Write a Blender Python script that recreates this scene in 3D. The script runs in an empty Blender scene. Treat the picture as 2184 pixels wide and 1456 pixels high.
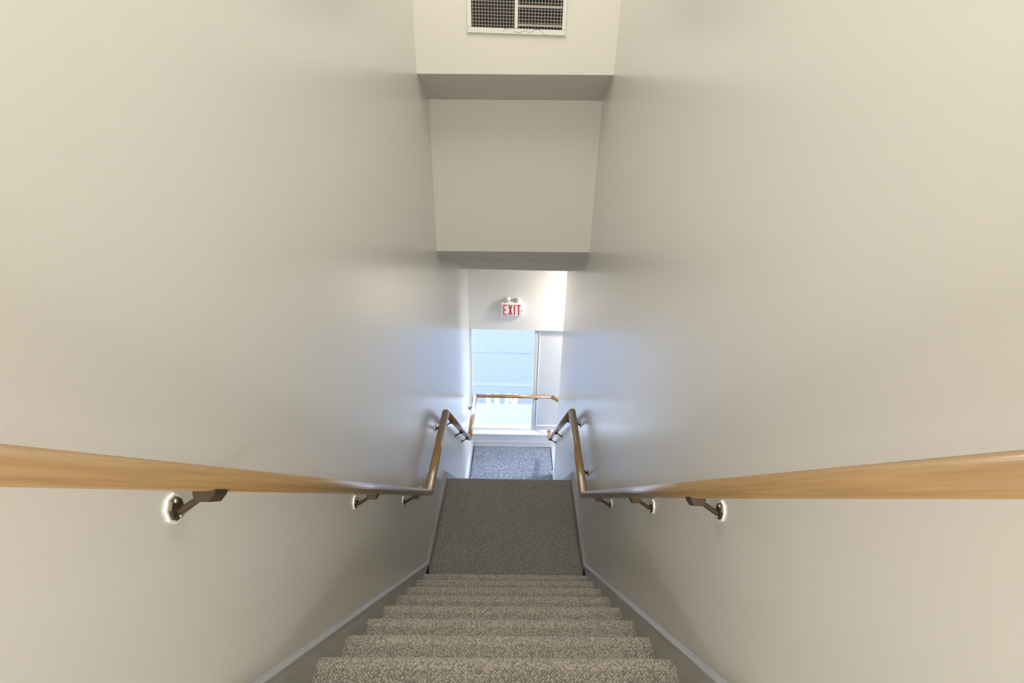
import bpy, bmesh, math, random
from mathutils import Vector, Matrix

random.seed(4)
S = bpy.context.scene
COL = S.collection
ZO = 4.58                      # street-level vestibule floor is z = 0; the numbers below are measured from the eye
def V(x, y, z): return Vector((x, y, z + ZO))

# ------------------------------------------------------------------ camera, sky, exposure
F_PX, U0 = 1029.01, 1124.30
cam_d = bpy.data.cameras.new('camera'); cam = bpy.data.objects.new('camera', cam_d); COL.objects.link(cam)
r_ = Vector((0.999518, -0.011511, 0.028846)); u_ = Vector((-0.021042, 0.432148, 0.901557)); f_ = Vector((0.022844, 0.901729, -0.431697))
M = Matrix((r_, u_, -f_)).transposed().to_4x4(); M.translation = V(0.0375, 0, 0)
cam.matrix_world = M
cam_d.sensor_width = 36.0; cam_d.lens = F_PX / 2184 * 36.0
cam_d.shift_x = (1092 - U0) / 2184; cam_d.clip_start = 0.02
S.camera = cam

W = bpy.data.worlds.new('sky'); S.world = W; W.use_nodes = True
bg = W.node_tree.nodes['Background']; bg.inputs[0].default_value = (0.56, 0.69, 1.0, 1); bg.inputs[1].default_value = 16.0
S.view_settings.view_transform = 'Standard'; S.view_settings.look = 'None'
S.view_settings.gamma = 1.0; S.view_settings.exposure = 0.1; S.view_settings.use_curve_mapping = False
LAMP_HALL, FILL_STAIR, LAMP_ENTRY = 68.0, 70.0, 50.0     # watts: wall light, added stair fill, entrance light

# ------------------------------------------------------------------ materials
def mat(name, col, rough=0.5, metal=0.0, spec=0.5, bump=0.0, bscale=60.0, var=0.0, vscale=3.0, coat=0.0, coat_r=0.12, coat_ior=1.5):
    m = bpy.data.materials.new(name); m.use_nodes = True; nt = m.node_tree; b = nt.nodes['Principled BSDF']
    b.inputs['Base Color'].default_value = (*col, 1); b.inputs['Roughness'].default_value = rough
    b.inputs['Metallic'].default_value = metal; b.inputs['Specular IOR Level'].default_value = spec
    b.inputs['Coat Weight'].default_value = coat; b.inputs['Coat Roughness'].default_value = coat_r; b.inputs['Coat IOR'].default_value = coat_ior
    g = nt.nodes.new('ShaderNodeNewGeometry')
    if var:
        n = nt.nodes.new('ShaderNodeTexNoise'); n.inputs['Scale'].default_value = vscale; n.inputs['Detail'].default_value = 4
        nt.links.new(g.outputs['Position'], n.inputs['Vector'])
        mx = nt.nodes.new('ShaderNodeMix'); mx.data_type = 'RGBA'
        mx.inputs['A'].default_value = (*[c * (1 - var) for c in col], 1); mx.inputs['B'].default_value = (*[min(1, c * (1 + var)) for c in col], 1)
        nt.links.new(n.outputs['Fac'], mx.inputs['Factor']); nt.links.new(mx.outputs['Result'], b.inputs['Base Color'])
    if bump:
        n = nt.nodes.new('ShaderNodeTexNoise'); n.inputs['Scale'].default_value = bscale; n.inputs['Detail'].default_value = 3
        nt.links.new(g.outputs['Position'], n.inputs['Vector'])
        bp = nt.nodes.new('ShaderNodeBump'); bp.inputs['Strength'].default_value = bump; bp.inputs['Distance'].default_value = 0.002
        nt.links.new(n.outputs['Fac'], bp.inputs['Height']); nt.links.new(bp.outputs['Normal'], b.inputs['Normal'])
    return m

def carpet(name, dark, light, scale, bump=0.6, rnd=0.55, sheen=0.35):
    m = bpy.data.materials.new(name); m.use_nodes = True; nt = m.node_tree; b = nt.nodes['Principled BSDF']
    b.inputs['Roughness'].default_value = 0.95; b.inputs['Specular IOR Level'].default_value = 0.12
    b.inputs['Sheen Weight'].default_value = sheen; b.inputs['Sheen Roughness'].default_value = 0.5
    g = nt.nodes.new('ShaderNodeNewGeometry'); mp = nt.nodes.new('ShaderNodeMapping'); mp.inputs['Rotation'].default_value = (0, 0, math.radians(45))
    v = nt.nodes.new('ShaderNodeTexVoronoi'); v.voronoi_dimensions = '2D'; v.inputs['Scale'].default_value = scale; v.inputs['Randomness'].default_value = rnd
    nt.links.new(g.outputs['Position'], mp.inputs['Vector']); nt.links.new(mp.outputs['Vector'], v.inputs['Vector'])
    sep = nt.nodes.new('ShaderNodeSeparateColor'); nt.links.new(v.outputs['Color'], sep.inputs['Color'])
    cr = nt.nodes.new('ShaderNodeMapRange'); cr.inputs['From Min'].default_value = 0.12; cr.inputs['From Max'].default_value = 0.62
    cr.inputs['To Min'].default_value = 1.0; cr.inputs['To Max'].default_value = 0.0; nt.links.new(v.outputs['Distance'], cr.inputs['Value'])
    mx0 = nt.nodes.new('ShaderNodeMix'); mx0.data_type = 'RGBA'; mx0.inputs['A'].default_value = (*dark, 1); mx0.inputs['B'].default_value = (*light, 1)
    nt.links.new(cr.outputs['Result'], mx0.inputs['Factor'])
    cell = nt.nodes.new('ShaderNodeMapRange'); cell.inputs['To Min'].default_value = 0.72; cell.inputs['To Max'].default_value = 1.22; nt.links.new(sep.outputs['Red'], cell.inputs['Value'])
    n = nt.nodes.new('ShaderNodeTexNoise'); n.inputs['Scale'].default_value = 4; n.inputs['Detail'].default_value = 3
    nt.links.new(g.outputs['Position'], n.inputs['Vector'])
    mr = nt.nodes.new('ShaderNodeMapRange'); mr.inputs['To Min'].default_value = 0.93; mr.inputs['To Max'].default_value = 1.07
    nt.links.new(n.outputs['Fac'], mr.inputs['Value'])
    mul = nt.nodes.new('ShaderNodeMath'); mul.operation = 'MULTIPLY'; nt.links.new(mr.outputs['Result'], mul.inputs[0]); nt.links.new(cell.outputs['Result'], mul.inputs[1])
    mx = nt.nodes.new('ShaderNodeVectorMath'); mx.operation = 'SCALE'
    nt.links.new(mx0.outputs['Result'], mx.inputs[0]); nt.links.new(mul.outputs['Value'], mx.inputs['Scale'])
    nt.links.new(mx.outputs['Vector'], b.inputs['Base Color'])
    bp = nt.nodes.new('ShaderNodeBump'); bp.inputs['Strength'].default_value = bump; bp.inputs['Distance'].default_value = 0.003; bp.invert = True
    nt.links.new(v.outputs['Distance'], bp.inputs['Height']); nt.links.new(bp.outputs['Normal'], b.inputs['Normal'])
    return m

def wood(name, a, c, rough):
    m = bpy.data.materials.new(name); m.use_nodes = True; nt = m.node_tree; b = nt.nodes['Principled BSDF']
    b.inputs['Roughness'].default_value = rough; b.inputs['Coat Weight'].default_value = 1.0; b.inputs['Coat Roughness'].default_value = 0.17; b.inputs['Coat IOR'].default_value = 1.6
    g = nt.nodes.new('ShaderNodeNewGeometry'); mp = nt.nodes.new('ShaderNodeMapping')
    mp.inputs['Rotation'].default_value = (math.radians(44), 0, 0); m2 = nt.nodes.new('ShaderNodeMapping'); m2.inputs['Scale'].default_value = (110, 3, 110)
    nt.links.new(g.outputs['Position'], mp.inputs['Vector']); nt.links.new(mp.outputs['Vector'], m2.inputs['Vector'])
    n = nt.nodes.new('ShaderNodeTexNoise'); n.inputs['Scale'].default_value = 1.5; n.inputs['Detail'].default_value = 6
    nt.links.new(m2.outputs['Vector'], n.inputs['Vector'])
    cr = nt.nodes.new('ShaderNodeValToRGB'); e = cr.color_ramp.elements
    e[0].position = 0.3; e[0].color = (*a, 1); e[1].position = 0.7; e[1].color = (*c, 1)
    nt.links.new(n.outputs['Fac'], cr.inputs['Fac']); nt.links.new(cr.outputs['Color'], b.inputs['Base Color'])
    return m

def emit(name, col, k):
    m = bpy.data.materials.new(name); m.use_nodes = True; nt = m.node_tree; b = nt.nodes['Principled BSDF']
    b.inputs['Base Color'].default_value = (0.9, 0.9, 0.9, 1); b.inputs['Emission Color'].default_value = (*col, 1); b.inputs['Emission Strength'].default_value = k
    return m

def glassmat():
    m = bpy.data.materials.new('window_glass'); m.use_nodes = True; nt = m.node_tree; nt.nodes.remove(nt.nodes['Principled BSDF'])
    t = nt.nodes.new('ShaderNodeBsdfTransparent'); t.inputs[0].default_value = (0.93, 0.96, 0.97, 1)
    g = nt.nodes.new('ShaderNodeBsdfGlossy'); g.inputs['Roughness'].default_value = 0.02
    fr = nt.nodes.new('ShaderNodeFresnel'); fr.inputs['IOR'].default_value = 1.45; mx = nt.nodes.new('ShaderNodeMixShader')
    nt.links.new(fr.outputs[0], mx.inputs[0]); nt.links.new(t.outputs[0], mx.inputs[1]); nt.links.new(g.outputs[0], mx.inputs[2])
    nt.links.new(mx.outputs[0], nt.nodes['Material Output'].inputs[0]); return m

def vinyl():
    m = bpy.data.materials.new('white_vinyl'); m.use_nodes = True; nt = m.node_tree; nt.nodes.remove(nt.nodes['Principled BSDF'])
    t = nt.nodes.new('ShaderNodeBsdfTranslucent'); t.inputs[0].default_value = (1, 1, 0.98, 1)
    g = nt.nodes.new('ShaderNodeBsdfDiffuse'); g.inputs[0].default_value = (0.9, 0.9, 0.88, 1); mx = nt.nodes.new('ShaderNodeMixShader'); mx.inputs[0].default_value = 0.15
    nt.links.new(t.outputs[0], mx.inputs[1]); nt.links.new(g.outputs[0], mx.inputs[2])
    nt.links.new(mx.outputs[0], nt.nodes['Material Output'].inputs[0]); return m

PAINT = mat('satin_wall_paint', (0.70, 0.68, 0.63), 0.42, spec=0.5, coat=0.9, coat_r=0.24, coat_ior=1.75, bump=0.10, bscale=25, var=0.015, vscale=1.2)
CEIL = mat('flat_ceiling_paint', (0.585, 0.555, 0.485), 0.7, bump=0.1, bscale=90, var=0.015)
WHITE = mat('white_gloss_trim', (0.80, 0.80, 0.79), 0.3, bump=0.05)
GREYTRIM = mat('grey_skirting_paint', (0.43, 0.42, 0.395), 0.33, bump=0.15, bscale=40, var=0.06, vscale=8)
LIT_TOP = mat('skirting_grey_lit_top', (0.52, 0.52, 0.52), 0.3)  # skirting grey lightened: overhead light on its top edge put into the colour
PANEL = mat('pale_grey_panel_paint', (0.52, 0.52, 0.515), 0.4, bump=0.06)
CARPET = carpet('beige_loop_carpet', (0.185, 0.165, 0.134), (0.45, 0.407, 0.34), 125)
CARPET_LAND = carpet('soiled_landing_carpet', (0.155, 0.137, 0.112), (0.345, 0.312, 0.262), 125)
CARPET_LIT = carpet('lit_nosing_carpet', (0.235, 0.21, 0.174), (0.50, 0.454, 0.382), 125)  # lightened carpet: sheen and light on the step edges put into the colour
MATTEX = carpet('blue_grey_mat_pile', (0.08, 0.093, 0.125), (0.46, 0.495, 0.57), 80, 1.0, 1.0, 0.0)
OAK = wood('golden_oak', (0.235, 0.130, 0.043), (0.315, 0.188, 0.070), 0.34)
BRONZE = mat('dark_bronze_metal', (0.12, 0.088, 0.06), 0.42, metal=0.75, bump=0.1)
STEEL = mat('screw_steel', (0.45, 0.40, 0.34), 0.3, metal=0.9)
CAULK = mat('white_paint_rim', (0.85, 0.84, 0.80), 0.5)
VENTW = mat('vent_cream_enamel', (0.60, 0.57, 0.50), 0.5)
VENTD = mat('vent_grey_blade', (0.34, 0.30, 0.255), 0.6)
DUCT = mat('dark_duct', (0.015, 0.013, 0.012), 0.9)
WIRE = mat('grey_wire', (0.25, 0.25, 0.23), 0.5)
SIGNW = mat('white_sign_plastic', (0.85, 0.85, 0.82), 0.35)
SIGNR = mat('red_letter_plastic', (0.52, 0.015, 0.03), 0.4)
BLACK = mat('dark_chevron', (0.02, 0.02, 0.02), 0.5)
LENS = mat('clear_lamp_lens', (0.80, 0.80, 0.76), 0.08, spec=0.8)
CONC = mat('pale_sidewalk_concrete', (0.108, 0.104, 0.094), 0.85, bump=0.3, var=0.06, vscale=12)
ROAD = mat('old_grey_asphalt', (0.056, 0.056, 0.057), 0.9, bump=0.4, bscale=120, var=0.05, vscale=9)
ROADL = mat('worn_road_line', (0.066, 0.066, 0.067), 0.9, var=0.08, vscale=20)
ROADD = mat('tar_seam', (0.053, 0.052, 0.054), 0.9, var=0.1, vscale=30)
FLOORT = mat('pale_vinyl_floor', (0.55, 0.56, 0.57), 0.35, bump=0.05)
GLASS = glassmat(); VINYL = vinyl()
LIGHTM = emit('lamp_diffuser', (1.0, 0.95, 0.87), 4.0)

# ------------------------------------------------------------------ mesh helpers
def bm_box(bm, x0, x1, y0, y1, z0, z1):
    v = [bm.verts.new(V(x, y, z)) for x in (x0, x1) for y in (y0, y1) for z in (z0, z1)]
    for f in ((0, 1, 3, 2), (4, 6, 7, 5), (0, 4, 5, 1), (2, 3, 7, 6), (0, 2, 6, 4), (1, 5, 7, 3)): bm.faces.new([v[i] for i in f])
def bm_hexa(bm, pts):          # eight points: x0 ring of four, x1 ring of four
    v = [bm.verts.new(p) for p in pts]; n = len(v) // 2
    bm.faces.new(v[:n][::-1]); bm.faces.new(v[n:])
    for i in range(n): bm.faces.new((v[i], v[(i + 1) % n], v[n + (i + 1) % n], v[n + i]))
def prism_x(bm, prof, x0, x1):  # profile of (y, z) swept in x; each may tilt: (y, zl, zr)
    a = [V(x0, p[0], p[1]) for p in prof]; b = [V(x1, p[0], p[-1]) for p in prof]; bm_hexa(bm, a + b)
def prism_y(bm, prof, y0, y1):
    bm_hexa(bm, [V(p[0], y0, p[1]) for p in prof] + [V(p[0], y1, p[1]) for p in prof])
def obj(name, bm, m, parent=None, bevel=0.0, smooth=False, seg=2):
    bmesh.ops.recalc_face_normals(bm, faces=bm.faces[:])
    me = bpy.data.meshes.new(name); bm.to_mesh(me); bm.free(); me.materials.append(m)
    o = bpy.data.objects.new(name, me); COL.objects.link(o)
    if parent is not None:
        o.parent = parent; o.matrix_parent_inverse = parent.matrix_world.inverted()
    if bevel:
        b = o.modifiers.new('bevel', 'BEVEL'); b.width = bevel; b.segments = seg; b.limit_method = 'ANGLE'; b.angle_limit = math.radians(40)
    if smooth:
        for p in me.polygons: p.use_smooth = True
    return o
def tag(o, label, cat, group=None, kind=None):
    o['label'] = label; o['category'] = cat
    if group: o['group'] = group
    if kind: o['kind'] = kind
    return o
def empty(name, loc):
    o = bpy.data.objects.new(name, None); COL.objects.link(o); o.location = loc; o.empty_display_size = 0.1
    o.matrix_world = Matrix.Translation(loc); return o
def box_obj(name, ext, m, parent=None, bevel=0.0):
    bm = bmesh.new(); bm_box(bm, *ext); return obj(name, bm, m, parent, bevel)

# ------------------------------------------------------------------ measured layout
H = 0.60                       # half width of the stairwell
G, RS = 0.2003, 0.1942         # going and rise of the upper flight
YN, ZN = 0.989, -1.6224        # first nosing in view
ZLAND, YLAND = -3.14, 3.555    # landing level and far edge
ZTOP = ZN + 2 * RS                 # top floor
YTOP = YN - 2 * G
YB1, YB2, YS2, YBEAM, YFAR = 3.357, 3.726, 3.892, 5.247, 5.925
YWR = 5.27                     # where the right wall stops
ZC = 3.20                      # stairwell ceiling
ST = 0.02                      # skirting thickness
FLOOR0 = -4.58

# ------------------------------------------------------------------ walls, ceilings, bulkheads
o = box_obj('wall_left', (-0.75, -H, -2.55, 6.10, -4.90, 3.35), PAINT); tag(o, 'long satin cream left wall of the stairwell with a bluish sheen', 'wall', kind='structure')
o = box_obj('wall_right', (H, 0.75, -2.55, YWR, -4.90, 3.35), PAINT); tag(o, 'long satin cream right wall of the stairwell ending beside the window', 'wall', kind='structure')
o = box_obj('wall_back', (-0.75, 0.75, -2.55, -2.4, ZTOP - .2, 3.35), PAINT); tag(o, 'cream wall closing the upper corridor behind the viewer', 'wall', kind='structure')
o = box_obj('ceiling', (-0.75, 0.75, -2.55, YB1 + .05, ZC, 3.35), CEIL); tag(o, 'flat ceiling above the upper flight', 'ceiling', kind='structure')
bm = bmesh.new()
prism_x(bm, [(YB1, ZC + .02, ZC + .02), (YB1, .1818, .2097), (YB2, .0496, .0757), (YB2, ZC + .02, ZC + .02)], -H, H)
o = obj('wall_upper_bulkhead', bm, CEIL); tag(o, 'cream bulkhead holding the air vent with its sloping soffit', 'wall', kind='structure')
bm = bmesh.new()
prism_x(bm, [(YB2 + .001, .10, .12), (YB2 + .001, -1.014, -.9943), (YS2, -1.1414, -1.1247), (YS2 + .02, -1.10, -1.09), (YS2 + .02, .10, .12)], -H, H)
o = obj('wall_lower_bulkhead', bm, CEIL); tag(o, 'tall plain cream bulkhead below the vent, over the landing', 'wall', kind='structure')
o = box_obj('ceiling_lower_flight', (-H, H, YS2 + .02, YBEAM + .05, -1.09, -.95), CEIL); tag(o, 'hidden ceiling over the lower flight', 'ceiling', kind='structure')
bm = bmesh.new(); prism_x(bm, [(YBEAM, -1.0, -1.0), (YBEAM, -1.6247, -1.6217), (YBEAM + .12, -1.6247, -1.6217), (YBEAM + .12, -1.0, -1.0)], -H, H + .15)
o = obj('trim_1', bm, CEIL); tag(o, 'dark shaded header beam where the stairs meet the entrance', 'beam', kind='structure')
o = box_obj('ceiling_entrance', (-H, 2.1, YBEAM + .12, 6.10, -1.58, -1.45), CEIL); tag(o, 'ceiling over the entrance vestibule', 'ceiling', kind='structure')
DY0, DY1, DZ1 = 4.45, 5.75, -2.45
bm = bmesh.new(); bm_box(bm, 2.0, 2.15, 4.0, 6.10, DZ1, -1.45); bm_box(bm, 2.0, 2.15, 4.0, DY0, -4.9, DZ1); bm_box(bm, 2.0, 2.15, DY1, 6.10, -4.9, DZ1); bm_box(bm, 2.0, 2.15, DY0, DY1, -4.9, FLOOR0 + .01)
o = obj('wall_entrance_right', bm, PAINT); tag(o, 'wall at the right end of the entrance, out of view', 'wall', kind='structure')
o = box_obj('wall_entrance_near', (0.75, 2.0, 4.0, 4.15, -4.9, -1.45), PAINT); tag(o, 'wall at the near side of the entrance, out of view', 'wall', kind='structure')
o = box_obj('ceiling_entrance_side', (0.75, 2.0, 4.15, YBEAM + .12, -1.58, -1.45), CEIL); tag(o, 'ceiling over the side of the entrance, out of view', 'ceiling', kind='structure')

WX0, WX1, WZ0, WZ1 = -0.585, 0.300, -4.29, -2.668
bm = bmesh.new()
bm_box(bm, -H, 2.0, YFAR, 6.10, WZ1, -1.45)
bm_box(bm, -H, 2.0, YFAR, 6.10, -4.9, -4.33)
bm_box(bm, -H, WX0, YFAR, 6.10, -4.33, WZ1)
bm_box(bm, 1.0, 2.0, YFAR, 6.10, -4.33, WZ1)
o = obj('wall_far', bm, PAINT); tag(o, 'cream end wall with the exit sign above the window', 'wall', kind='structure')

dr = empty('door_1', V(2.08, (DY0 + DY1) / 2, FLOOR0)); tag(dr, 'glazed street door at the right end of the entrance, out of view', 'door', kind='structure')
for e in ((DY0, DY0 + .07, FLOOR0, DZ1), (DY1 - .07, DY1, FLOOR0, DZ1), (DY0, DY1, DZ1 - .07, DZ1), (DY0, DY1, FLOOR0 + .01, FLOOR0 + .16)): box_obj('door_frame', (2.05, 2.10, *e), WHITE, dr)
box_obj('glass_pane', (2.072, 2.078, DY0 + .06, DY1 - .06, FLOOR0 + .15, DZ1 - .06), GLASS, dr)

# recessed panel beside the window
bm = bmesh.new(); bm_box(bm, WX1 + .03, 1.0, YFAR + .05, 6.10, -4.33, WZ1)
p = obj('wall_side_panel', bm, PANEL); tag(p, 'pale grey recessed panel right of the tall window', 'panel', kind='structure')
for nm, e in (('trim', (WX1 + .055, WX1 + .066, YFAR + .040, YFAR + .05, -4.24, WZ1)), ('trim', (WX1 + .055, 1.0, YFAR + .040, YFAR + .05, -4.252, -4.240))):
    box_obj(nm, e, WHITE, p)

# ------------------------------------------------------------------ floors
o = box_obj('floor', (-0.60, 2.0, 4.15, 6.0, FLOOR0 - .12, FLOOR0), FLOORT); tag(o, 'pale vinyl floor of the entrance around the mat', 'floor', kind='structure')
o = box_obj('floor_top', (-0.60, 0.60, -2.4, YTOP, ZTOP - .18, ZTOP), CARPET, bevel=.012); tag(o, 'carpeted floor at the head of the stairs', 'floor', kind='structure')
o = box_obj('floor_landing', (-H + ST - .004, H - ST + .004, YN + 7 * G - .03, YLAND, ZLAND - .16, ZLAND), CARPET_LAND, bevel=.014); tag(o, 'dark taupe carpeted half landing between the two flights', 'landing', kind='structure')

# ------------------------------------------------------------------ upper flight, one object per carpeted step
def flight(name, label, n, y0, z0, g, r, material, zdrop):
    t = empty(name, V(0, y0, z0 - zdrop)); tag(t, label, 'staircase')
    for i in range(n):
        y, z = y0 + i * g, z0 - i * r
        bm = bmesh.new()
        prism_x(bm, [(y - g - .03, z), (y - .045, z), (y - .045, z - .040), (y - .024, z - .040), (y - .024, z - r - .01), (y - g - .03, z - r - .01)], -H + ST - .002, H - ST + .002)
        st = obj('step', bm, material, t)
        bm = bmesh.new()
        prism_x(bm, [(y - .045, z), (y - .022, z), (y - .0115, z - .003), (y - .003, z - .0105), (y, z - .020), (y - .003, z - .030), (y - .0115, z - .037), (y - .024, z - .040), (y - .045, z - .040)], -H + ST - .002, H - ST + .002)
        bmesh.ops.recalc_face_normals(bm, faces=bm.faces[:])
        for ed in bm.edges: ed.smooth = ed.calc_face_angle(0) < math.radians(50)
        obj('nosing', bm, CARPET_LIT, st, smooth=True)
    return t
flight('staircase', 'beige loop carpeted steps of the near flight going down', 9, YN - G, ZN + RS, G, RS, CARPET, 9 * RS)
LG, LR = 0.2, 1.44 / 7
flight('staircase', 'carpeted lower flight hidden beyond the landing edge', 6, YLAND + LG, ZLAND - LR, LG, LR, CARPET, 6 * LR)

# ------------------------------------------------------------------ skirtings
def skirt(name, side, label):
    s = -1 if side == 'left' else 1
    xa, xb = s * H, s * (H - ST)
    bm = bmesh.new()
    def zt(y): return -2.957 + (2.425 - y) * 0.9698         # top of the raking board
    ya, yb = -0.15, 2.425 + (-2.957 - ZLAND - .085) / 0.9698
    def board(prof):
        lo, hi = min(xa, xb), max(xa, xb)
        # chamfered top edge: outer ring lower than wall ring
        pts_w = [V(xa, y, z + c * .008) for y, z, c in prof]; pts_f = [V(xb, y, z) for y, z, c in prof]
        bm_hexa(bm, pts_w + pts_f)
    board([(YTOP - .02, zt(YTOP - .02), 1), (yb, zt(yb), 1), (yb, ZLAND - .2, 0), (YTOP + .02, zt(YTOP) - .45, 0), (YTOP - .02, zt(YTOP) - .40, 0)])
    hb = .085
    board([(yb - .10, ZLAND + hb, 1), (YLAND - .02, ZLAND + hb, 1), (YLAND - .02, ZLAND - .2, 0), (yb - .10, ZLAND - .2, 0)])
    y2 = YLAND + (ZLAND + hb - FLOOR0 - .08) / 1.02
    board([(YLAND - .02, ZLAND + hb, 1), (y2, FLOOR0 + .08, 1), (y2, FLOOR0 - .05, 0), (YLAND + .3, FLOOR0 + .2, 0), (YLAND - .02, ZLAND - .5, 0)])
    yend = YFAR if side == 'left' else YWR
    board([(y2, FLOOR0 + .08, 1), (yend, FLOOR0 + .08, 1), (yend, FLOOR0 - .05, 0), (y2, FLOOR0 - .05, 0)])
    board([(-2.4, ZTOP + .09, 1), (YTOP - .02, ZTOP + .09, 1), (YTOP - .02, ZTOP - .1, 0), (-2.4, ZTOP - .1, 0)])
    o = obj(name, bm, GREYTRIM, bevel=.003); tag(o, label, 'skirting', kind='structure')
    bm = bmesh.new(); d = s * -.003
    def top_strip(p, q):
        bm_hexa(bm, [V(xa, *p) + Vector((0, 0, .014)), V(xb + d, *p) + Vector((0, 0, .004)), V(xb + d, *p) - Vector((0, 0, .008)), V(xa, *p) - Vector((0, 0, .008)),
                     V(xa, *q) + Vector((0, 0, .014)), V(xb + d, *q) + Vector((0, 0, .004)), V(xb + d, *q) - Vector((0, 0, .008)), V(xa, *q) - Vector((0, 0, .008))])
    yk = 2.425 + (-2.957 - ZLAND - hb) / 0.9698
    top_strip((YTOP - .02, zt(YTOP - .02)), (yk, ZLAND + hb)); top_strip((yk, ZLAND + hb), (YLAND - .02, ZLAND + hb)); top_strip((YLAND - .02, ZLAND + hb), (y2, FLOOR0 + .08)); top_strip((y2, FLOOR0 + .08), (yend, FLOOR0 + .08))
    obj('lit_top_strip', bm, LIT_TOP, o, bevel=.002)  # added paler strip stands in for light catching the skirting top
skirt('baseboard_left', 'left', 'grey painted skirting raking down the left wall')
skirt('baseboard_right', 'right', 'grey painted skirting raking down the right wall')
bm = bmesh.new(); prism_x(bm, [(YFAR, -4.50), (YFAR - .006, -4.50), (YFAR - .015, -4.515), (YFAR - .015, FLOOR0), (YFAR, FLOOR0)], -H + .002, 2.0)
o = obj('baseboard_far', bm, PAINT); tag(o, 'low cream baseboard under the window sill', 'skirting', kind='structure')

# ------------------------------------------------------------------ window
win = empty('window_1', V((WX0 + WX1) / 2, 6.0, WZ0)); tag(win, 'tall clear window at the foot of the stairs', 'window', kind='structure')
box_obj('window_frame', (WX0, WX0 + .010, 5.985, 6.03, WZ0, WZ1), PANEL, win, .003)
box_obj('window_frame', (WX1 - .012, WX1 + .03, 5.955, 6.09, -4.33, WZ1), PANEL, win, .003)
box_obj('window_frame', (WX0, WX1, 5.965, 6.03, WZ1 - .012, WZ1), WHITE, win, .003)
box_obj('window_frame', (WX0, WX1, 5.955, 6.03, -4.33, WZ0), WHITE, win, .004)
box_obj('glass_pane', (WX0 + .014, WX1 - .010, 5.994, 6.000, WZ0 - .005, WZ1 - .01), GLASS, win)
box_obj('exterior_sill', (WX0 - .02, WX1 + .02, 6.03, 6.13, WZ0 - .10, WZ0 - .06), WHITE, win, .004)
bm = bmesh.new(); prism_x(bm, [(YFAR + .04, -4.325), (YFAR - .055, -4.333), (YFAR - .060, -4.345), (YFAR - .055, -4.358), (YFAR - .030, -4.362), (YFAR - .024, -4.385), (YFAR - .012, -4.40), (YFAR, -4.40), (YFAR + .04, -4.40)], -H + .002, 1.4)
o = obj('trim_2', bm, WHITE, bevel=.002); tag(o, 'white moulded sill board running below the window', 'window sill', kind='structure')

# lettering stuck to the glass, seen below the wooden rail
lt = empty('window_lettering', V(-.10, 5.990, -3.86)); tag(lt, 'white lettering on the window glass just under the wooden rail', 'lettering')
def stroke(p):
    bm = bmesh.new(); prism_y(bm, p, 5.9895, 5.9925); obj('letter_stroke', bm, VINYL, lt)
z0, z1 = -3.893, -3.72
for xa, xb in ((-.382, -.316), (-.260, -.193), (-.108, -.050), (.020, .075)): stroke([(xa, z0), (xb, z0), (xb, z1), (xa, z1)])
stroke([(-.028, z0 + .055), (-.006, z0 + .008), (.012, z0 + .008), (.012, z0 + .05), (-.012, z1), (-.046, z1), (-.046, z0 + .12)])

# ------------------------------------------------------------------ outside
box_obj('floor_forecourt', (2.15, 12, -3, 6.10, -5.0, -4.66), CONC); tag(bpy.data.objects['floor_forecourt'], 'concrete ground outside the street door, out of view', 'sidewalk', kind='structure')
box_obj('floor_sidewalk', (-6, 12, 6.10, 7.21, -5.0, -4.68), CONC); o = bpy.data.objects['floor_sidewalk']; tag(o, 'pale concrete sidewalk outside the window', 'sidewalk', kind='structure')
o = box_obj('floor_street', (-30, 30, 7.21, 45, -5.0, -4.70), ROAD); tag(o, 'bluish grey street surface beyond the sidewalk', 'street', kind='structure')
box_obj('road_line', (-30, 30, 7.83, 7.97, -4.705, -4.6965), ROADL, o)
box_obj('tar_seam', (-30, 30, 9.20, 9.28, -4.705, -4.6965), ROADD, o)

# ------------------------------------------------------------------ entrance mat
m_ = empty('floor_mat', V(0, 5.5, FLOOR0)); tag(m_, 'speckled blue grey entrance mat below the window', 'mat')
bm = bmesh.new(); bm_box(bm, -.552, .585, 4.86, 5.868, FLOOR0 + .0005, FLOOR0 + .012); obj('pile', bm, MATTEX, m_, bevel=.004)
for e in ((-.566, .599, 5.866, 5.880), (-.566, .599, 4.846, 4.862), (-.566, -.550, 4.86, 5.868), (.583, .599, 4.86, 5.868)):
    box_obj('edge_strip', (*e, FLOOR0 + .0005, FLOOR0 + .009), BLACK, m_, .002)

# ------------------------------------------------------------------ handrails
RW, RH = 0.030, 0.0225         # half width and half height of the rail section
def section(n=24):
    pts = []
    for k in range(n):
        a = 2 * math.pi * k / n; c, s = math.cos(a), math.sin(a)
        pts.append((RW * math.copysign(abs(c) ** .85, c), RH * math.copysign(abs(s) ** .85, s)))
    return pts
def rail_segment(name, pts, i, parent):
    a, b = pts[i], pts[i + 1]; d = (b - a).normalized()
    side = d.cross(Vector((0, 0, 1))).normalized(); up = side.cross(d).normalized()
    def ring(P, other, end):
        nrm = d if other is None else (d + other).normalized()
        out = []
        for u, v in section():
            q = P + side * u + up * v; t = (P - q).dot(nrm) / d.dot(nrm); out.append(q + d * t)
        return out
    prev = (pts[i] - pts[i - 1]).normalized() if i > 0 else None
    nxt = (pts[i + 2] - pts[i + 1]).normalized() if i + 2 < len(pts) else None
    r0, r1 = ring(a, prev, 0), ring(b, nxt, 1)
    bm = bmesh.new(); bm_hexa(bm, r0 + r1)
    o = obj(name, bm, OAK, parent, smooth=True)
    for p in o.data.polygons:
        if len(p.vertices) > 4: p.use_smooth = False
    return o

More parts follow.
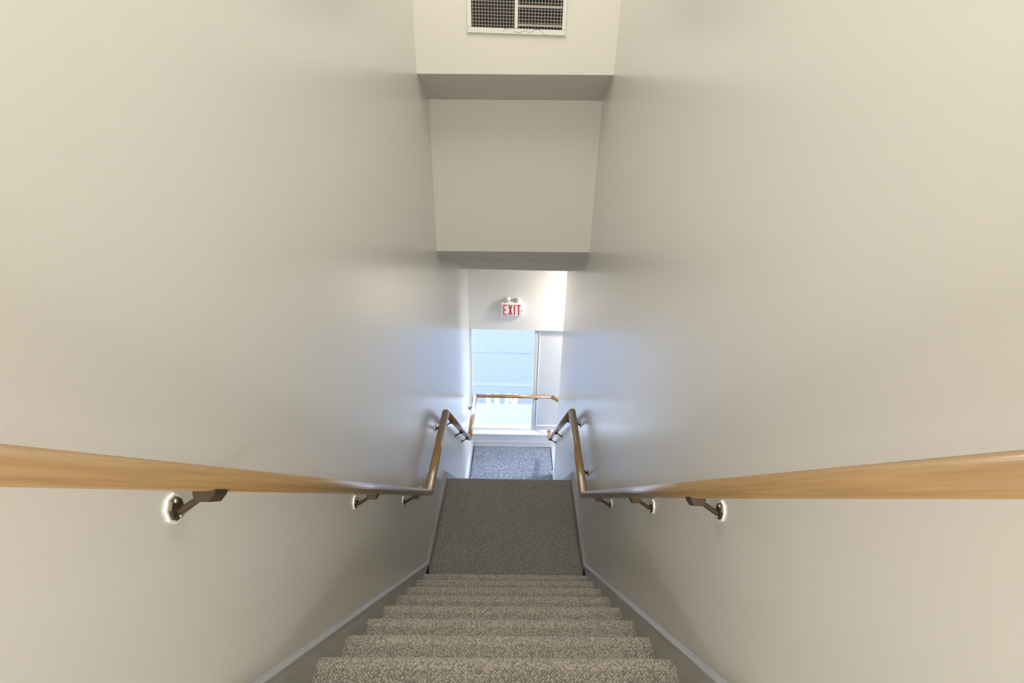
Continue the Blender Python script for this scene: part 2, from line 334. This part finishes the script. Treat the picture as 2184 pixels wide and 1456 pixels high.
# bracket prototype meshes in a local frame: wall plane x = 0, room towards +x, origin at the plate centre
def local_mesh(name, build, m, smooth=False):
    bm = bmesh.new(); build(bm); bmesh.ops.recalc_face_normals(bm, faces=bm.faces[:])
    me = bpy.data.meshes.new(name); bm.to_mesh(me); bm.free(); me.materials.append(m)
    for p in me.polygons: p.use_smooth = smooth
    return me
def oct_plate(ry, rz, x0, x1, taper=1.0):
    def f(bm):
        ang = [math.pi / 8 + k * math.pi / 4 for k in range(8)]
        bm_hexa(bm, [Vector((x0, ry * math.cos(a), rz * math.sin(a))) for a in ang] + [Vector((x1, taper * ry * math.cos(a), taper * rz * math.sin(a))) for a in ang])
    return f
def arm(bm):
    path = [Vector((.004, 0, -.004)), Vector((.016, 0, -.004)), Vector((.056, 0, .028)), Vector((.076, 0, .033))]; rad = [.0085, .008, .0065, .007]
    rings = []
    for k, p in enumerate(path):
        d = (path[min(k + 1, 3)] - path[max(k - 1, 0)]).normalized(); up = d.cross(Vector((0, 1, 0))).normalized()
        rings.append([bm.verts.new(p + Vector((0, 1, 0)) * rad[k] * math.cos(a) + up * rad[k] * math.sin(a)) for a in [j * math.pi / 5 for j in range(10)]])
    for r0, r1 in zip(rings, rings[1:]):
        for j in range(10): bm.faces.new((r0[j], r0[(j + 1) % 10], r1[(j + 1) % 10], r1[j]))
    bm.faces.new(rings[0]); bm.faces.new(rings[-1][::-1])
def saddle(bm):
    prof = [(-.020, .004), (-.020, .012), (.020, .012), (.020, .004), (.012, -.010), (-.012, -.010)]
    bm_hexa(bm, [Vector((x, -.020, z)) for x, z in prof] + [Vector((x, .020, z)) for x, z in prof])
def screw(bm): bmesh.ops.create_uvsphere(bm, u_segments=10, v_segments=6, radius=.0045)
ME_ARM = local_mesh('bracket', arm, BRONZE, True); ME_PLATE = local_mesh('wall_plate', oct_plate(.021, .029, .002, .009, .8), BRONZE)
ME_RIM = local_mesh('paint_rim', oct_plate(.0235, .0320, .0, .005), CAULK); ME_SAD = local_mesh('saddle', saddle, BRONZE); ME_SCR = local_mesh('screw', screw, STEEL, True)
def link(name, me, parent, mw):
    o = bpy.data.objects.new(name, me); COL.objects.link(o); o.parent = parent
    o.matrix_parent_inverse = Matrix.Identity(4); o.matrix_basis = mw; return o
def bracket(parent, base, rotz, off, rise, slope):
    """base: point of the wall; off: distance wall to rail centre; rise: height of rail centre over plate centre; slope: angle of the rail"""
    kx, kz = off / .075, (rise - RH / math.cos(slope) - .012) / .033
    mw = parent.matrix_world.inverted() @ Matrix.Translation(base) @ Matrix.Rotation(rotz, 4, 'Z')
    a = link('bracket', ME_ARM, parent, mw @ Matrix.Diagonal((kx, 1.0, kz, 1.0)))
    inv = Matrix.Diagonal((1 / kx, 1.0, 1 / kz, 1.0))
    link('paint_rim', ME_RIM, a, inv); link('wall_plate', ME_PLATE, a, inv)
    for dz in (-.018, .018): link('screw', ME_SCR, a, inv @ Matrix.Translation((.009, 0, dz)))
    s = -slope if abs(rotz) > 3 else slope
    link('saddle', ME_SAD, a, inv @ Matrix.Translation((off, 0, rise - RH / math.cos(slope) - .011)) @ Matrix.Rotation(s, 4, 'X'))

XR = H - .075
L = [V(-XR, -.05, .084), V(-XR, 2.474, -2.315), V(-XR, 3.315, -2.245), V(-XR, 4.955, -3.745), V(-XR, 5.850, -3.672), V(.565, 5.850, -3.668), V(.70, 5.715, -3.668)]
R = [V(XR, -.05, .086), V(XR, 2.535, -2.375), V(XR, 3.430, -2.290), V(XR, 5.385, -4.050), V(XR, 5.56, -4.050)]
def rail_z(pts, y):
    for a, b in zip(pts, pts[1:]):
        if a.y - 1e-6 <= y <= b.y: return a.z + (b.z - a.z) * (y - a.y) / (b.y - a.y), math.atan2(b.z - a.z, b.y - a.y)
    return pts[-1].z, 0
def handrail(pts, side, label, ys):
    s = -1 if side == 'left' else 1
    t = empty('handrail', V(s * H, 2.5, -2.4)); tag(t, label, 'handrail')
    for i in range(len(pts) - 1): rail_segment('rail', pts, i, t)
    for y in ys:
        z, sl = rail_z(pts, y)
        bracket(t, Vector((s * H, y, z - .074)), 0 if s < 0 else math.pi, H - XR, .074, sl)
    return t
hl = handrail(L, 'left', 'long oak handrail on the left wall wrapping across the window', [.690, 1.484, 2.141, 2.56, 3.212, 3.60, 4.22, 4.72, 5.67])
bracket(hl, V(.34, YFAR + .05, -3.668 - .074), -math.pi / 2, YFAR + .05 - 5.850, .074, 0)
handrail(R, 'right', 'oak handrail on the right wall ending beside the entrance', [.968, 1.453, 2.075, 2.819, 3.36, 3.72, 4.583, 5.235])

# ------------------------------------------------------------------ air vent
vt = empty('air_vent', V(0, YB1, .40)); tag(vt, 'cream framed return air vent with dark square mesh grille', 'vent')
vx0, vx1, vz0, vz1 = -.289, .291, .402, .93
ix0, ix1, iz0, iz1 = -.262, .268, .431, .90
yf = YB1 - .012
for e in ((vx0, vx1, vz0, iz0), (vx0, vx1, iz1, vz1), (vx0, ix0, iz0, iz1), (ix1, vx1, iz0, iz1)):
    box_obj('frame', (e[0], e[1], yf, YB1, e[2], e[3]), VENTW, vt, .003)
box_obj('centre_bar', (-.011, .008, yf - .002, YB1 - .001, iz0, iz1), VENTW, vt, .002)
box_obj('duct_back', (ix0, ix1, YB1 - .0015, YB1 - .0005, iz0, iz1), DUCT, vt)
for xa, xb in ((ix0, -.011), (.008, ix1)):
    n = 14; step = (xb - xa) / n
    proto = None
    for k in range(n):
        if proto is None: proto = box_obj('vertical_blade', (xa + step * .35, xa + step * .35 + .003, yf + .004, YB1 - .0015, iz0, iz1), VENTD, vt)
        else:
            c = proto.copy(); COL.objects.link(c); c.location.x += step * k
    zz = iz0 + .012; proto = None; k = 0
    while zz + k * .0165 < iz1:
        if proto is None: proto = box_obj('horizontal_blade', (xa, xb, yf + .001, yf + .006, zz, zz + .0024), VENTD, vt)
        else:
            c = proto.copy(); COL.objects.link(c); c.location.z += .0165 * k
        k += 1
for zc, h in ((.535, .012), (.445, .009)):
    box_obj('bent_blade', (.009, ix1 - .002, yf - .001, yf + .004, zc, zc + h), VENTD, vt)
wp = [(-.085, .410), (-.063, .427), (-.02, .431), (-.012, .412), (.02, .408), (.055, .424), (.08, .410), (.11, .428), (.135, .428), (.165, .404), (.175, .404)]
bm = bmesh.new(); rings = []
for x, z in wp:
    c = V(x, yf - .0012, z + .002); rings.append([bm.verts.new(c + Vector((0, .0009 * math.cos(a), .0009 * math.sin(a)))) for a in [j * math.pi / 3 for j in range(6)]])
for r0, r1 in zip(rings, rings[1:]):
    for j in range(6): bm.faces.new((r0[j], r0[(j + 1) % 6], r1[(j + 1) % 6], r1[j]))
obj('wire', bm, WIRE, vt)

# ------------------------------------------------------------------ exit sign with emergency lamps
ex = empty('exit_sign', V(-.03, YFAR, -2.45)); tag(ex, 'white exit sign with red letters and twin lamp heads above the window', 'exit sign')
yb_, y0_ = YFAR, YFAR - .065
sx0, sx1, sz0, sz1 = -.165, .125, -2.440, -2.262
box_obj('housing', (sx0, sx1, y0_, yb_, sz0, sz1), SIGNW, ex, .006)
box_obj('face_plate', (sx0 + .008, sx1 - .008, y0_ - .004, y0_, sz0 + .008, sz1 - .008), SIGNW, ex, .002)
ya_, yc_ = y0_ - .007, y0_ - .003
def letter(polys):
    bm = bmesh.new()
    for p in polys: prism_y(bm, p, ya_, yc_)
    obj('letter', bm, SIGNR, ex)
def rc(x0, x1, z0, z1): return [(x0, z0), (x1, z0), (x1, z1), (x0, z1)]
lz0, lz1, lw = -2.423, -2.283, .0135
x = -.138; letter([rc(x, x + lw, lz0, lz1), rc(x + lw, x + .048, lz0, lz0 + lw), rc(x + lw, x + .048, lz1 - lw, lz1), rc(x + lw, x + .040, (lz0 + lz1) / 2 - lw / 2, (lz0 + lz1) / 2 + lw / 2)])
x = -.071; letter([[(x, lz0), (x + .015, lz0), (x + .052, lz1), (x + .037, lz1)]]); 
bm = bmesh.new(); prism_y(bm, [(x + .037, lz0), (x + .052, lz0), (x + .015, lz1), (x, lz1)], ya_ - .0005, yc_ - .0005); obj('letter_stroke', bm, SIGNR, ex)
x = .003; letter([rc(x, x + lw, lz0, lz1)])
x = .038; letter([rc(x, x + .050, lz1 - lw, lz1), rc(x + .0185, x + .0185 + lw, lz0, lz1 - lw)])
bm = bmesh.new(); prism_y(bm, [(.098, -2.374), (.108, -2.360), (.098, -2.346), (.102, -2.360)], ya_, yc_); obj('chevron', bm, BLACK, ex)
def lamp_head(cx, cz, aim):
    d = Vector(aim).normalized(); q = d.to_track_quat('Z', 'Y').to_matrix().to_4x4()
    c = V(cx, y0_ + .03, cz)
    bm = bmesh.new(); bmesh.ops.create_cone(bm, cap_ends=True, segments=20, radius1=.020, radius2=.032, depth=.045, matrix=Matrix.Translation(c) @ q)
    h = obj('lamp_head', bm, SIGNW, ex, smooth=False, bevel=.003)
    bm = bmesh.new(); bmesh.ops.create_cone(bm, cap_ends=True, segments=20, radius1=.027, radius2=.024, depth=.010, matrix=Matrix.Translation(c + d * .025) @ q); obj('lens', bm, LENS, h)
    bm = bmesh.new(); bmesh.ops.create_cone(bm, cap_ends=True, segments=12, radius1=.010, radius2=.010, depth=abs(cz - sz1) + .01, matrix=Matrix.Translation(V(cx, y0_ + .035, (cz + sz1) / 2))); obj('swivel', bm, SIGNW, ex)
lamp_head(-.075, -2.215, (-.55, -.75, -.25)); lamp_head(.050, -2.222, (.65, -.7, -.3))
box_obj('lamp_bar', (-.10, .075, y0_ + .015, y0_ + .055, sz1 - .002, sz1 + .012), SIGNW, ex, .004)

# ------------------------------------------------------------------ light fittings, with an added fill strip over the stairs
def fitting(name, label, loc, sx, sy, watts, col):
    t = empty(name, loc); tag(t, label, 'ceiling light')
    def bx(nm, hx, hy, z0, z1, m):
        bm = bmesh.new(); c = loc - Vector((0, 0, ZO)); bm_box(bm, c.x - hx, c.x + hx, c.y - hy, c.y + hy, c.z + z0, c.z + z1); return obj(nm, bm, m, t, bevel=.006)
    bx('base', sx / 2 + .02, sy / 2 + .02, -.02, 0, WHITE); bx('diffuser', sx / 2, sy / 2, -.055, -.02, LIGHTM)
    ld = bpy.data.lights.new(name + '_light', 'AREA'); ld.shape = 'RECTANGLE'; ld.size = sx; ld.size_y = sy; ld.energy = watts; ld.color = col
    lo = bpy.data.objects.new(name + '_light', ld); COL.objects.link(lo); lo.parent = t; lo.location = (0, 0, -.06)
WARM = (1.0, 0.985, 0.952)
wl = empty('wall_light', V(0, -2.4, .20)); tag(wl, 'wide frosted wall light on the wall behind the viewer', 'wall light')
box_obj('base', (-.36, .36, -2.4, -2.38, .02, .38), WHITE, wl, .006); box_obj('diffuser', (-.34, .34, -2.38, -2.33, .04, .36), LIGHTM, wl, .01)
ld = bpy.data.lights.new('wall_light_lamp', 'AREA'); ld.shape = 'RECTANGLE'; ld.size = .66; ld.size_y = .30; ld.energy = LAMP_HALL; ld.color = WARM
lo = bpy.data.objects.new('wall_light_lamp', ld); COL.objects.link(lo); lo.parent = wl; lo.location = (0, .08, 0); lo.rotation_euler = (math.radians(90), 0, 0)
fitting('ceiling_light', 'added strip light, out of view, evening the light over the upper flight', V(0, 1.3, ZC), .16, 2.8, FILL_STAIR, WARM)  # unseen fill, added to spread even light over walls and treads
fitting('ceiling_light', 'small flush ceiling light in the entrance', V(1.22, 5.42, -1.58), .22, .22, LAMP_ENTRY, (1.0, .95, .88))
